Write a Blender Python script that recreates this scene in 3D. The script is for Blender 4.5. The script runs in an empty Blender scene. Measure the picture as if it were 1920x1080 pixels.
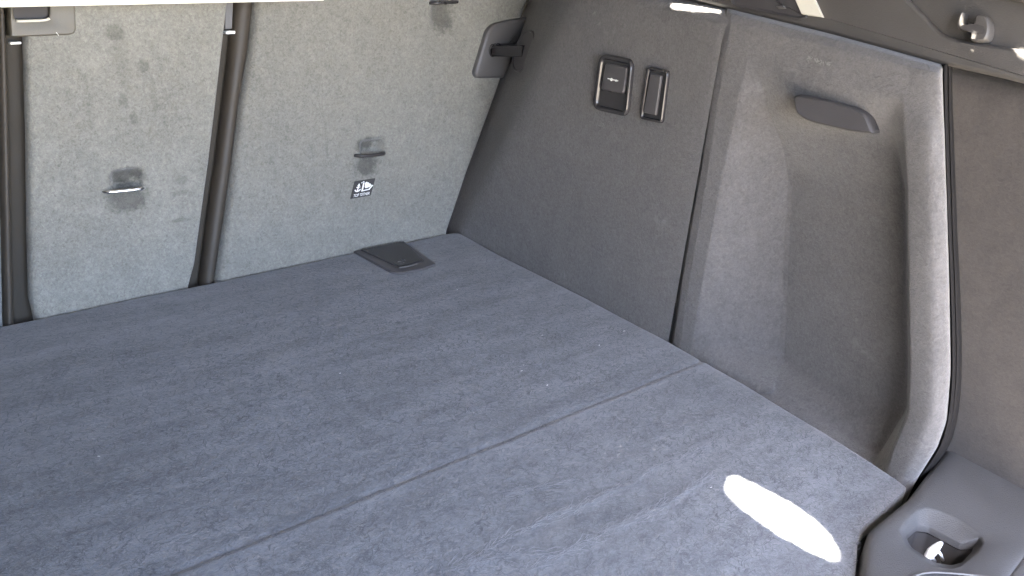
import bpy, bmesh, math, random
import numpy as np
from mathutils import Vector, Matrix
from mathutils.bvhtree import BVHTree
random.seed(4)
rng = np.random.default_rng(7)
SC = bpy.context.scene
COL = SC.collection

# ------------------------------------------------------------------ camera
# x: across the car (0 = right-hand trim), y: towards the seats (0 = seat foot), z: up (0 = load floor), metres
FPX = 1706.57
RV = np.array([0.75841762, -0.20321238, 0.61927977])
FV = np.array([-0.64401319, -0.37979267, 0.66408173])
UV = np.array([0.10024829, -0.90247563, -0.41891291])
CAM = np.array([-0.98035, -1.22626, 0.62])
cd = bpy.data.cameras.new('camera'); cam = bpy.data.objects.new('camera', cd); COL.objects.link(cam)
cd.sensor_width = 36.0; cd.lens = 36.0 * FPX / 1920.0; cd.clip_start = 0.02; cd.clip_end = 500
ri = Vector((RV[0], FV[0], UV[0])); up = -Vector((RV[1], FV[1], UV[1])); bk = -Vector((RV[2], FV[2], UV[2]))
m = Matrix((ri, up, bk)).transposed().to_4x4(); m.translation = Vector(CAM)
cam.matrix_world = m
SC.camera = cam

# ------------------------------------------------------------------ world, sun, exposure
SUN = Vector((-0.45, 0.06, 0.88)).normalized()           # towards the sun
w = bpy.data.worlds.new('World'); SC.world = w; w.use_nodes = True
nt = w.node_tree; bg = nt.nodes['Background']
sky = nt.nodes.new('ShaderNodeTexSky'); sky.sky_type = 'NISHITA'; sky.sun_disc = False
sky.sun_elevation = math.asin(SUN.z); sky.sun_rotation = math.atan2(SUN.x, SUN.y)
sky.air_density = 0.8; sky.dust_density = 6.0; sky.ozone_density = 1.0
nt.links.new(sky.outputs[0], bg.inputs[0]); bg.inputs[1].default_value = 0.15
sl = bpy.data.lights.new('sun', 'SUN'); so = bpy.data.objects.new('sun', sl); COL.objects.link(so)
sl.energy = 4.0; sl.angle = math.radians(0.5); sl.color = (1.0, 0.94, 0.82)
so.rotation_euler = SUN.to_track_quat('Z', 'Y').to_euler()
SC.view_settings.view_transform = 'Standard'; SC.view_settings.look = 'None'
SC.view_settings.exposure = 5.1; SC.view_settings.gamma = 1.0
SC.cycles.max_bounces = 8; SC.cycles.diffuse_bounces = 5

# ------------------------------------------------------------------ helpers
def ray(p):
    d = np.array([p[0] - 960.0, p[1] - 540.0, FPX])
    return np.array([d @ RV, d @ FV, d @ UV])
def at_axis(p, ax, val):
    r = ray(p); return CAM + r * ((val - CAM[ax]) / r[ax])
def at_x(p, x): return at_axis(p, 0, x)
def at_z(p, z): return at_axis(p, 2, z)
TH = math.radians(8)
SN = np.array([0, -math.cos(TH), math.sin(TH)])            # seat normal, towards the boot
SUPV = np.array([0, math.sin(TH), math.cos(TH)])
def at_plane(p, o, n):
    r = ray(p); return CAM + r * (((np.array(o) - CAM) @ n) / (r @ n))
def at_seat(p, off=0.0): return at_plane(p, SN * off, SN)

def mesh_obj(name, verts, faces, mat, parent=None, smooth=True, flip=False):
    base = np.zeros(3)
    q = parent
    while q is not None:
        base = base + np.array(q.location); q = q.parent
    me = bpy.data.meshes.new(name)
    vv = [tuple(np.array(v, float) - base) for v in verts]
    me.from_pydata(vv, [], [tuple(f) for f in faces])
    bm = bmesh.new(); bm.from_mesh(me)
    bmesh.ops.recalc_face_normals(bm, faces=bm.faces)
    bm.to_mesh(me); bm.free()
    if smooth:
        for p in me.polygons: p.use_smooth = True
    if mat: me.materials.append(mat)
    if smooth:
        for p in me.polygons:
            if len(p.vertices) > 4: p.use_smooth = False
    me.update()
    o = bpy.data.objects.new(name, me); COL.objects.link(o)
    if parent is not None: o.parent = parent
    return o
def autosmooth(o, deg=40):
    me = o.data
    bm = bmesh.new(); bm.from_mesh(me)
    for e in bm.edges:
        if len(e.link_faces) == 2 and e.calc_face_angle(0) > math.radians(deg): e.smooth = False
    bm.to_mesh(me); bm.free()
    return o
def thing(name, label, cat, loc=(0, 0, 0), group=None, kind='thing'):
    o = bpy.data.objects.new(name, None); COL.objects.link(o); o.location = loc
    o.empty_display_size = 0.02
    tag(o, label, cat, group, kind); return o
def tag(o, label=None, cat=None, group=None, kind=None):
    if label: o['label'] = label
    if cat: o['category'] = cat
    if group: o['group'] = group
    if kind: o['kind'] = kind
def rings(rs, cap0=False, cap1=True, closed=True):
    """bridge consecutive rings of equal length"""
    n = len(rs[0]); V = [p for r in rs for p in r]; F = []
    for k in range(len(rs) - 1):
        for i in range(n if closed else n - 1):
            a, b = k * n + i, k * n + (i + 1) % n
            F.append((a, b, b + n, a + n))
    if cap0: F.append(tuple(range(n - 1, -1, -1)))
    if cap1: F.append(tuple(range((len(rs) - 1) * n, len(rs) * n)))
    return V, F
def densify(P, closed=True, step=None, n=None):
    P = [np.array(p, float) for p in P]
    Q = P + [P[0]] if closed else P
    L = [0.0]
    for a, b in zip(Q[:-1], Q[1:]): L.append(L[-1] + np.linalg.norm(b - a))
    n = n or max(8, int(L[-1] / step))
    ts = np.linspace(0, L[-1], n + 1)[:-1] if closed else np.linspace(0, L[-1], n)
    Q = np.array(Q); out = []
    for d in range(Q.shape[1]): out.append(np.interp(ts, L, Q[:, d]))
    return np.array(out).T
def round2(P, r, seg=5):
    """round the corners of a closed 2-D polygon; r scalar or list"""
    n = len(P); out = []
    for i in range(n):
        p, a, b = np.array(P[i], float), np.array(P[i - 1], float), np.array(P[(i + 1) % n], float)
        rr = r[i] if isinstance(r, (list, tuple)) else r
        la, lb = np.linalg.norm(a - p), np.linalg.norm(b - p)
        k = min(rr, la * .48, lb * .48)
        if k <= 1e-9: out.append(p); continue
        s, e = p + (a - p) / la * k, p + (b - p) / lb * k
        for j in range(seg + 1):
            t = j / seg
            out.append((1 - t) ** 2 * s + 2 * t * (1 - t) * p + t * t * e)
    return np.array(out)
def area2(P):
    x, y = P[:, 0], P[:, 1]
    return 0.5 * np.sum(x * np.roll(y, -1) - np.roll(x, -1) * y)
def inset2(P, d):
    P = np.array(P, float)
    s = 1 if area2(P) > 0 else -1
    t = np.roll(P, -1, 0) - np.roll(P, 1, 0)
    t /= np.maximum(np.linalg.norm(t, axis=1, keepdims=True), 1e-9)
    nrm = np.stack([-t[:, 1], t[:, 0]], 1) * s
    Q = P + nrm * d
    if abs(d) > 1e-6:                                      # untangle tight corners
        e0 = np.roll(P, -1, 0) - P
        for _ in range(12):
            e1 = np.roll(Q, -1, 0) - Q
            bad = np.where((e0 * e1).sum(1) < 0)[0]
            if not len(bad): break
            for i in bad:
                j = (i + 1) % len(Q); mid = (Q[i] + Q[j]) / 2; Q[i] = mid; Q[j] = mid
    return Q
class Frame:
    def __init__(s, o, n, ex):
        s.o = np.array(o, float); s.n = np.array(n, float) / np.linalg.norm(n)
        ex = np.array(ex, float); ex -= s.n * (ex @ s.n); s.ex = ex / np.linalg.norm(ex)
        s.ey = np.cross(s.n, s.ex)
    def px(s, p):
        q = at_plane(p, s.o, s.n) - s.o
        return np.array([q @ s.ex, q @ s.ey])
    def w(s, P, h=0.0):
        return [s.o + s.ex * p[0] + s.ey * p[1] + s.n * h for p in P]
def plate(name, fr, P2, profile, mat, parent, cap0=True, cap1=True, sharp=35):
    rs = [fr.w(inset2(P2, i), h) for i, h in profile]
    V, F = rings(rs, cap0, cap1)
    return autosmooth(mesh_obj(name, V, F, mat, parent), sharp)
def star(P2, c, n):
    """resample a closed outline by angle round c"""
    P2 = np.array(P2); c = np.array(c); out = []
    E = list(zip(P2, np.roll(P2, -1, 0)))
    for k in range(n):
        a = 2 * math.pi * k / n; d = np.array([math.cos(a), math.sin(a)]); best = None
        for p, q in E:
            e = q - p; den = d[0] * e[1] - d[1] * e[0]
            if abs(den) < 1e-14: continue
            wv = p - c
            t = (wv[0] * e[1] - wv[1] * e[0]) / den; u = (wv[0] * d[1] - wv[1] * d[0]) / den
            if t > 0 and -1e-6 <= u <= 1 + 1e-6 and (best is None or t < best): best = t
        out.append(c + d * (best or 1e-4))
    return np.array(out)
def tube(P, r, n=10, closed=False):
    P = [np.array(p, float) for p in P]; R = []
    rr = r if isinstance(r, (list, tuple)) else [r] * len(P)
    prev = None
    for i, p in enumerate(P):
        a = P[i - 1] if (i > 0 or closed) else P[i]; b = P[(i + 1) % len(P)] if (i < len(P) - 1 or closed) else P[i]
        t = b - a; t /= np.linalg.norm(t)
        if prev is None:
            g = np.array([0, 0, 1.0]) if abs(t[2]) < .9 else np.array([1.0, 0, 0])
        else: g = prev
        u = g - t * (g @ t); u /= np.linalg.norm(u); v = np.cross(t, u); prev = u
        R.append([p + rr[i] * (u * math.cos(2 * math.pi * k / n) + v * math.sin(2 * math.pi * k / n)) for k in range(n)])
    if closed: R.append(R[0])
    return rings(R, not closed, not closed)
def merge(*vf):
    V, F = [], []
    for v, f in vf:
        b = len(V); V += list(v); F += [tuple(i + b for i in q) for q in f]
    return V, F
def box(c, sx, sy, sz):
    c = np.array(c, float)
    V = [c + np.array([x * sx, y * sy, z * sz]) / 2 for z in (-1, 1) for x, y in ((-1, -1), (1, -1), (1, 1), (-1, 1))]
    return V, [(0, 1, 2, 3), (4, 5, 6, 7), (0, 1, 5, 4), (1, 2, 6, 5), (2, 3, 7, 6), (3, 0, 4, 7)]
def grid_faces(m, n): return [(i * n + j, i * n + j + 1, (i + 1) * n + j + 1, (i + 1) * n + j) for i in range(m - 1) for j in range(n - 1)]
def upgrid(G, su, sv, smooth=3):
    """refine a control grid (rows, cols, 3) linearly, then relax it into soft carpet folds"""
    G = np.array(G, float)
    def up(A, s):
        k = np.arange(A.shape[0]); t = np.linspace(0, A.shape[0] - 1, (A.shape[0] - 1) * s + 1)
        i = np.minimum(t.astype(int), A.shape[0] - 2); f = (t - i)[:, None, None]
        return A[i] * (1 - f) + A[i + 1] * f
    G = up(G, su); G = np.swapaxes(up(np.swapaxes(G, 0, 1), sv), 0, 1)
    for _ in range(smooth):
        H = G.copy()
        H[:, 1:-1] = .25 * G[:, :-2] + .5 * G[:, 1:-1] + .25 * G[:, 2:]
        K = H.copy()
        K[1:-1] = .25 * H[:-2] + .5 * H[1:-1] + .25 * H[2:]
        G = K
    return G
def grid_obj(name, G, mat, parent, back=None):
    m_, n_ = G.shape[:2]
    V = [tuple(p) for p in G.reshape(-1, 3)]; F = grid_faces(m_, n_)
    if back is not None:                                  # close it with a back sheet so that it has thickness
        b = len(V); V += [tuple(np.array(p) + back) for p in G.reshape(-1, 3)]
        F += [tuple(i + b for i in f[::-1]) for f in grid_faces(m_, n_)]
        loop = [j for j in range(n_)] + [i * n_ + n_ - 1 for i in range(1, m_)] + [(m_ - 1) * n_ + j for j in range(n_ - 2, -1, -1)] + [i * n_ for i in range(m_ - 2, 0, -1)]
        for a, c in zip(loop, loop[1:] + loop[:1]): F.append((a, c, c + b, a + b))
    return autosmooth(mesh_obj(name, V, F, mat, parent), 70)

# ------------------------------------------------------------------ materials
def newmat(name):
    mt = bpy.data.materials.new(name); mt.use_nodes = True
    return mt, mt.node_tree, mt.node_tree.nodes['Principled BSDF']
def nd(t, typ, **kw):
    x = t.nodes.new(typ)
    for k, v in kw.items(): setattr(x, k, v)
    return x
def math_(t, op, a, b=None, clamp=False):
    x = nd(t, 'ShaderNodeMath', operation=op); x.use_clamp = clamp
    for i, v in enumerate((a, b)):
        if v is None: continue
        if isinstance(v, (int, float)): x.inputs[i].default_value = v
        else: t.links.new(v, x.inputs[i])
    return x.outputs[0]
def carpet(name, base, contrast=1.0, rot=(0, 0, 0), stretch=(1, 1, 1), grime_shade=(), nap=0.25, sheen=0.25, fine=430, bump=0.5, rub=0.0, bands=0.0):
    mt, t, bs = newmat(name)
    geo = nd(t, 'ShaderNodeNewGeometry')
    mp = nd(t, 'ShaderNodeMapping'); mp.inputs['Rotation'].default_value = rot; mp.inputs['Scale'].default_value = stretch
    t.links.new(geo.outputs['Position'], mp.inputs['Vector'])
    def noise(scale, detail=2, dist=0.0, rough=.5, vec=None):
        n = nd(t, 'ShaderNodeTexNoise'); n.inputs['Scale'].default_value = scale; n.inputs['Detail'].default_value = detail
        n.inputs['Distortion'].default_value = dist; n.inputs['Roughness'].default_value = rough
        t.links.new(vec or mp.outputs[0], n.inputs['Vector']); return n.outputs['Fac']
    f1 = noise(fine, 3, 1.2, .6); f2 = noise(fine * .42, 2, .8); f3 = noise(38, 3, .3); f4 = noise(7, 2, .4)
    def cent(x, k): return math_(t, 'MULTIPLY', math_(t, 'SUBTRACT', x, .5), k)
    s = math_(t, 'ADD', math_(t, 'ADD', cent(f1, 1.9 * contrast), cent(f2, 1.2 * contrast)), math_(t, 'ADD', cent(f3, nap * 1.6), cent(f4, nap * 1.5)))
    s = math_(t, 'MAXIMUM', math_(t, 'ADD', s, 1.0), .25)
    if bands:                                             # long brushed streaks across the pile
        mb = nd(t, 'ShaderNodeMapping'); mb.inputs['Rotation'].default_value = (0, 0, -.16); mb.inputs['Scale'].default_value = (1.3, 9.0, 1)
        t.links.new(geo.outputs['Position'], mb.inputs['Vector'])
        b1 = noise(3.2, 4, .5, .6, mb.outputs[0])
        s = math_(t, 'ADD', s, cent(b1, bands))
    if rub:                                               # pale rubbed flecks, sparse
        r1 = noise(26, 4, .6, .65, geo.outputs['Position'])
        mr = nd(t, 'ShaderNodeMapRange'); mr.inputs[1].default_value = .63; mr.inputs[2].default_value = .74
        t.links.new(r1, mr.inputs[0])
        s = math_(t, 'ADD', s, math_(t, 'MULTIPLY', mr.outputs[0], rub))
    for (c, rad, k) in grime_shade:                           # grime, plus anchor-pocket shade put into the colour
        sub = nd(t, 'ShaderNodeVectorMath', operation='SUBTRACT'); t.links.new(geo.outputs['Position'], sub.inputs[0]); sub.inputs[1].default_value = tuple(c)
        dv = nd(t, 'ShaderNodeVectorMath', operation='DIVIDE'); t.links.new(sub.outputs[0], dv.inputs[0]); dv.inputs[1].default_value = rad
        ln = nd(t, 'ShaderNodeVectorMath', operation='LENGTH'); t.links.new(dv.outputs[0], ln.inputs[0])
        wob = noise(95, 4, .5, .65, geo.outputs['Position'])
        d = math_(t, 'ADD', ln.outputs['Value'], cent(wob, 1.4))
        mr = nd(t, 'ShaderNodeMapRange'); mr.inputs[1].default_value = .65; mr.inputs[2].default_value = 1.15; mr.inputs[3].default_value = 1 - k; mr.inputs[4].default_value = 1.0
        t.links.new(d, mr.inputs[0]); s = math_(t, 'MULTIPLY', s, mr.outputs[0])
    mx = nd(t, 'ShaderNodeMix', data_type='RGBA', blend_type='MULTIPLY'); mx.inputs[0].default_value = 1.0
    cb = nd(t, 'ShaderNodeCombineColor')
    for i in range(3): t.links.new(s, cb.inputs[i])
    mx.inputs[6].default_value = (*base, 1); t.links.new(cb.outputs[0], mx.inputs[7])
    t.links.new(mx.outputs[2], bs.inputs['Base Color'])
    bs.inputs['Roughness'].default_value = .95; bs.inputs['Specular IOR Level'].default_value = .15
    bs.inputs['Sheen Weight'].default_value = sheen; bs.inputs['Sheen Roughness'].default_value = .6
    bp = nd(t, 'ShaderNodeBump'); bp.inputs['Strength'].default_value = bump; bp.inputs['Distance'].default_value = .0018
    t.links.new(math_(t, 'ADD', f1, f2), bp.inputs['Height']); t.links.new(bp.outputs[0], bs.inputs['Normal'])
    return mt
def plastic(name, base, rough=.5, grain=0.0, spec=.5, var=.15, metal=0.0):
    mt, t, bs = newmat(name)
    geo = nd(t, 'ShaderNodeNewGeometry')
    n = nd(t, 'ShaderNodeTexNoise'); n.inputs['Scale'].default_value = 22; n.inputs['Detail'].default_value = 4
    t.links.new(geo.outputs['Position'], n.inputs['Vector'])
    hs = nd(t, 'ShaderNodeHueSaturation'); hs.inputs['Color'].default_value = (*base, 1)
    t.links.new(math_(t, 'ADD', math_(t, 'MULTIPLY', math_(t, 'SUBTRACT', n.outputs['Fac'], .5), var * 2), 1.0), hs.inputs['Value'])
    t.links.new(hs.outputs[0], bs.inputs['Base Color'])
    t.links.new(math_(t, 'ADD', math_(t, 'MULTIPLY', math_(t, 'SUBTRACT', n.outputs['Fac'], .5), .25), rough, True), bs.inputs['Roughness'])
    bs.inputs['Specular IOR Level'].default_value = spec; bs.inputs['Metallic'].default_value = metal
    if grain:
        v = nd(t, 'ShaderNodeTexNoise'); v.inputs['Scale'].default_value = 700; v.inputs['Detail'].default_value = 2
        t.links.new(geo.outputs['Position'], v.inputs['Vector'])
        bp = nd(t, 'ShaderNodeBump'); bp.inputs['Strength'].default_value = grain; bp.inputs['Distance'].default_value = .001
        t.links.new(v.outputs['Fac'], bp.inputs['Height']); t.links.new(bp.outputs[0], bs.inputs['Normal'])
    return mt

def S(p): return tuple(at_seat(p))
M = {}
M['floor'] = carpet('floor_carpet', (.107, .110, .118), .52, rot=(0, 0, .12), stretch=(.8, 1.1, 1), nap=.30, fine=430, bands=1.1)
M['seat_plain'] = carpet('seat_carpet_plain', (.196, .200, .187), .75, nap=.18, fine=430)
M['seat_centre'] = carpet('seat_carpet_centre', (.208, .204, .180), .58, nap=.22, fine=430, grime_shade=[
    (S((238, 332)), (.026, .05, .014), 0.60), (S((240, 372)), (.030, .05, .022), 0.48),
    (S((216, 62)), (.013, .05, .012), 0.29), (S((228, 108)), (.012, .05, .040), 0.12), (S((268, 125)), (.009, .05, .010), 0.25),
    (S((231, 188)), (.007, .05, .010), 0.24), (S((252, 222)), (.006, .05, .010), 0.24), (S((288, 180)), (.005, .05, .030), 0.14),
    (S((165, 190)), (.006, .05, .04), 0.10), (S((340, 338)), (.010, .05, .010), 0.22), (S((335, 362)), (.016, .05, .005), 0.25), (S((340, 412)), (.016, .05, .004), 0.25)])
M['seat_right'] = carpet('seat_carpet_right', (.190, .187, .166), .58, nap=.18, fine=430, grime_shade=[
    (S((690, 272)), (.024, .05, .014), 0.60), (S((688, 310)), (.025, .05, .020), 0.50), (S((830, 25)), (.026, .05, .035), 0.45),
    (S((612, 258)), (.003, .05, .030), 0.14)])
M['side'] = carpet('side_trim_carpet', (.088, .084, .084), .55, nap=.22, fine=420, rub=.30)
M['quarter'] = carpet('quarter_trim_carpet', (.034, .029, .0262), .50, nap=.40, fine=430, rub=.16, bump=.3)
M['vinyl'] = plastic('seat_side_vinyl', (.046, .038, .029), .55, .25, .4)
M['vinyl_dark'] = plastic('gap_vinyl', (.034, .029, .022), .7, .25, .3)
M['black'] = plastic('black_gloss_plastic', (.034, .032, .034), .20, .0, .5)
M['blacksoft'] = plastic('black_satin_plastic', (.072, .068, .071), .42, .15, .5)
M['trim'] = plastic('grey_trim_plastic', (.060, .056, .053), .48, .35, .5, .2)
M['trim_dark'] = plastic('dark_trim_plastic', (.042, .040, .042), .5, .3, .5, .2)
M['sill'] = plastic('sill_plastic', (.060, .058, .058), .66, .6, .5, .2)
M['tan'] = plastic('tan_grey_plastic', (.100, .088, .064), .45, .2, .5)
M['grey'] = plastic('mid_grey_plastic', (.098, .095, .095), .42, .2, .5)
M['cream'] = plastic('cream_plastic', (.55, .53, .45), .4, 0, .5, .04)
M['white'] = plastic('white_print', (.85, .85, .83), .5, 0, .4, .03)
M['cover'] = plastic('pale_cover_vinyl', (.80, .79, .70), .45, .1, .5, .03)
M['steel'] = plastic('bright_steel', (.80, .80, .80), .22, 0, .5, .05, 1.0)
M['darkwire'] = plastic('black_painted_wire', (.035, .032, .032), .3, 0, .6)
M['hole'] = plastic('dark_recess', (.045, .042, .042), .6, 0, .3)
M['gap_shade'] = plastic('painted_gap_shade', (.014, .013, .013), .85, 0, .1)
M['zinc'] = plastic('zinc_plated_metal', (.80, .79, .77), .3, 0, .6, .05)
M['roof'] = plastic('pale_headlining', (.20, .195, .185), .9, 0, .2)
M['lining'] = plastic('dark_lining', (.055, .053, .05), .9, 0, .2)
M['paint'] = plastic('silver_car_paint', (.35, .36, .37), .3, 0, .5)
M['ground'] = plastic('concrete_paving', (.235, .215, .18), .9, 0, .2, .2)

# ------------------------------------------------------------------ the place around: ground, unseen slotted roof, light-blocking walls, rear body
gV, gF = box((0, 0, -.70), 60, 60, .04)
o = mesh_obj('ground', gV, gF, M['ground'], smooth=False); o['kind'] = 'structure'
def slots_plate(outline, holes, zc, zt):
    """a sheet with slots through it (outline and slots in x,y)"""
    bm = bmesh.new()
    def loop(P):
        vs = [bm.verts.new((p[0], p[1], zt(p))) for p in P]
        return [bm.edges.new((a, b)) for a, b in zip(vs, vs[1:] + vs[:1])]
    E = loop(outline)
    for h in holes: E += loop(h)
    bmesh.ops.triangle_fill(bm, use_beauty=True, edges=E)
    bad = []
    for f in bm.faces:
        c = f.calc_center_median()
        for h in holes:
            inside = False; n = len(h)
            for i in range(n):
                (x1, y1), (x2, y2) = h[i], h[(i + 1) % n]
                if (y1 > c.y) != (y2 > c.y) and c.x < (x2 - x1) * (c.y - y1) / (y2 - y1) + x1: inside = not inside
            if inside: bad.append(f); break
    bmesh.ops.delete(bm, geom=bad, context='FACES')
    ex = bmesh.ops.extrude_face_region(bm, geom=bm.faces[:])
    for v in ex['geom']:
        if isinstance(v, bmesh.types.BMVert): v.co.z += .003
    V = [tuple(v.co) for v in bm.verts]; bm.verts.index_update(); F = [tuple(v.index for v in f.verts) for f in bm.faces]
    bm.free(); return V, F
ZR = .92
def up_to_roof(P3, z=ZR):
    return [(p[0] + SUN.x / SUN.z * (z - p[2]), p[1] + SUN.y / SUN.z * (z - p[2])) for p in P3]
FUO, FUN = (.045, -.7, .49), np.array([-1, 0, .22]) / math.hypot(1, .22)   # plane of the plastic ledge trim
patch_floor = [at_z(p, 0) for p in [(1357, 905), (1362, 893), (1382, 890), (1420, 908), (1485, 943), (1530, 975), (1560, 1005), (1577, 1038), (1576, 1055), (1560, 1056), (1520, 1040), (1450, 1000), (1400, 965), (1365, 935), (1356, 918)]]
patch_wall = [at_x(p, .040) for p in [(1255, 10), (1258, -4), (1300, -2), (1352, 15), (1354, 46), (1320, 42), (1275, 33), (1257, 22)]]
patch_trim = [at_plane(p, FUO, FUN) for p in [(1898, 80), (1925, 76), (1930, 126), (1915, 122), (1902, 108)]]
patch_hook = [[at_plane(p, FUO + FUN * .01, FUN) for p in q] for q in ([(1800, 27), (1812, 24), (1807, 52), (1799, 53)], [(1820, 64), (1830, 63), (1829, 79), (1819, 79)])]
def ragged(P, k=.0007):
    Q = densify([tuple(p) for p in P], True, step=.004)
    for _ in range(1): Q = .25 * np.roll(Q, 1, 0) + .5 * Q + .25 * np.roll(Q, -1, 0)
    return [tuple(q + rng.normal(0, k, 2)) for q in Q]
patch_floor = [tuple(p) + (0.0,) for p in inset2(np.array(patch_floor)[:, :2], .003)]
holes = [ragged(up_to_roof(p)) for p in [patch_floor, patch_wall, patch_trim] + patch_hook]  # slots invented to let the sun patches through
rV, rF = slots_plate([(-1.5, -1.55), (.6, -1.55), (.6, 2.2), (-1.5, 2.2)], holes, ZR, lambda p: ZR)
o = mesh_obj('unseen_slotted_roof', rV, rF, M['roof'], smooth=False); o['kind'] = 'structure'  # out of view; its added slots shape the sunlight
o = mesh_obj('unseen_blocking_walls', *merge(box((-1.30, .18, .2), .05, 3.86, 1.44), box((.45, .39, .2), .05, 3.5, 1.44), box((-.4, 2.1, .2), 1.9, .05, 1.5)), M['lining'], smooth=False); o['kind'] = 'structure'  # unseen walls; the left one runs on past the car to block light
o = mesh_obj('car_rear_body', *box((-.45, -1.14, -.40), 1.7, .06, .5), M['paint'], smooth=False); o['kind'] = 'structure'

o = mesh_obj('boot_tub', *box((-.5, -.45, -.075), 1.5, 1.32, .03), M['lining'], smooth=False); o['kind'] = 'structure'

# ------------------------------------------------------------------ seat backs
def on_seat_rows(L, R, rows, z0, z1):
    """left and right edge points (x,v) at evenly spaced heights on the seat plane, from pixel polylines"""
    def prep(P):
        Q = []
        for p in P:
            q = at_seat(p); Q.append((q @ SUPV, q[0]))
        Q.sort(); return np.array(Q)
    l, r = prep(L), prep(R)
    vs = np.linspace(z0, z1, rows)
    def ev(q):
        x = np.interp(vs, q[:, 0], q[:, 1])
        k0 = (q[1, 1] - q[0, 1]) / (q[1, 0] - q[0, 0]); k1 = (q[-1, 1] - q[-2, 1]) / (q[-1, 0] - q[-2, 0])
        x = np.where(vs < q[0, 0], q[0, 1] + k0 * (vs - q[0, 0]) * .3, x); x = np.where(vs > q[-1, 0], q[-1, 1] + k1 * (vs - q[-1, 0]), x)
        return x
    return vs, ev(l), ev(r)
def seat_sheet(name, L, R, prof, mat, parent, rows=80, cols=60, z0=-.05, z1=.52, disp=None, back=.02):
    vs, xl, xr = on_seat_rows(L, R, rows, z0, z1)
    G = np.zeros((rows, cols, 3))
    u = np.linspace(0, 1, cols)
    for i, v in enumerate(vs):
        x = xl[i] + (xr[i] - xl[i]) * u
        off = prof(u, x, xl[i], xr[i], v)
        if disp is not None: off = off + disp(x, v)
        for j in range(cols): G[i, j] = SUPV * v + SN * off[j] + np.array([x[j], 0, 0])
    return grid_obj(name, G, mat, parent, back=-SN * back)
def edge_round(r, d):
    def f(u, x, xl, xr, v):
        e = np.minimum(x - xl, xr - x); e = np.clip(e / r, 0, 1)
        return -d * (1 - np.sqrt(1 - (1 - e) ** 2))
    return f
def bulge(h, base):
    return lambda u, x, xl, xr, v: base + h * np.sqrt(np.maximum(0, 1 - (2 * u - 1) ** 2))
def pocket(px, rx, rv, d):
    c = at_seat(px); cx, cv = c[0], c @ SUPV
    return lambda x, v: -d * np.exp(-((x - cx) / rx) ** 6 - ((v - cv) / rv) ** 6)
def lumps(k, seed):
    r = np.random.default_rng(seed); ph = r.uniform(0, 6.28, (6, 2)); fr = r.uniform(8, 40, (6, 2))
    def f(x, v):
        s = 0
        for i in range(6): s = s + np.sin(fr[i, 0] * x + ph[i, 0]) * math.sin(fr[i, 1] * v + ph[i, 1]) / 6
        return s * k
    return f
def add(*fs): return lambda x, v: sum(f(x, v) for f in fs)

L_R = [(483, 3), (474, 89), (456, 193), (440, 320), (425, 426), (409, 525)]           # right seat, left carpet edge
L_RR = [(990, 5), (930, 185), (880, 320), (842, 432)]
C_L = [(48, 80), (53, 250), (55, 430), (58, 560), (66, 593)]
C_R = [(430, 3), (394, 310), (368, 495), (357, 536)]
MIDL = [(447, 6), (435, 124), (412, 310), (397, 410), (382, 530)]
LS_R = [(-4, 44), (2, 320), (8, 606)]
LB_R = [(13, 44), (18, 148), (22, 320), (25, 450), (29, 605)]
def shift(P, dx): return [(x + dx, y) for x, y in P]
GRP = 'folding rear seat backs'
seatR = thing('seat_back', 'wide grey carpeted seat back with black label plate under its anchor, beside right side trim', 'seat back', (-.2, 0, 0), GRP)
seatC = thing('seat_back', 'narrow middle grey carpeted seat back with shiny wire anchor in dark grimy pocket', 'seat back', (-.58, 0, 0), GRP)
seatL = thing('seat_back', 'thin sliver of grey carpeted seat back at the extreme left edge of the photo', 'seat back', (-.85, 0, 0), GRP)
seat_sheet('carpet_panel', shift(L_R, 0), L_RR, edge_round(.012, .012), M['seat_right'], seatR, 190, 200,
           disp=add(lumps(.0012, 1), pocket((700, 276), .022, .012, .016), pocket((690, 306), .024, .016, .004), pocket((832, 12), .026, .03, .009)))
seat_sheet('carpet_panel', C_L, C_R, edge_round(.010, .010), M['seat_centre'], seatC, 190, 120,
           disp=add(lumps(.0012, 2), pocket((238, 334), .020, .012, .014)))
seat_sheet('carpet_panel', [(-700, 44), (-700, 300), (-700, 700)], LS_R, edge_round(.010, .010), M['seat_plain'], seatL, 60, 30, disp=lumps(.001, 3))
# dark side bolsters and the gap strips between the seat backs
seat_sheet('side_bolster', MIDL, L_R, bulge(.016, -.020), M['vinyl'], seatR, 60, 14)
seat_sheet('gap_strip', C_R, MIDL, bulge(.004, -.022), M['vinyl_dark'], seatC, 60, 10)
seat_sheet('side_bolster', LS_R, LB_R, bulge(.012, -.012), M['vinyl'], seatL, 60, 14)
seat_sheet('gap_strip', LB_R, C_L, bulge(-.004, -.016), M['vinyl_dark'], seatC, 60, 10)
seat_sheet('side_edge', shift(L_RR, -2), shift(L_RR, 10), lambda u, x, xl, xr, v: -.012 - .02 * u, M['vinyl_dark'], seatR, 60, 8, back=.05)
SEATF = Frame((0, 0, 0), SN, (1, 0, 0))
def seat_rounded(pxs, r): return round2([SEATF.px(p) for p in pxs], r)
def seat_at(px, off): return at_seat(px) + SN * off
# pale clips in the gaps
for (a, b, par) in [((429, 58), (447, 65), seatC), ((23, 79), (44, 84.5), seatC)]:
    P = seat_rounded([(a[0], a[1] + 1), (b[0], a[1]), (b[0], b[1] - 1), (a[0], b[1])], .0015)
    plate('trim_clip', SEATF, P, [(0, -.02), (0, -.010), (.0008, -.009)], M['white'], par)
P = seat_rounded([(431, 5), (446, 5), (444, 55), (430, 56)], .001)
plate('strap', SEATF, P, [(0, -.022), (0, -.016), (.001, -.015)], M['grey'], seatC)
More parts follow.
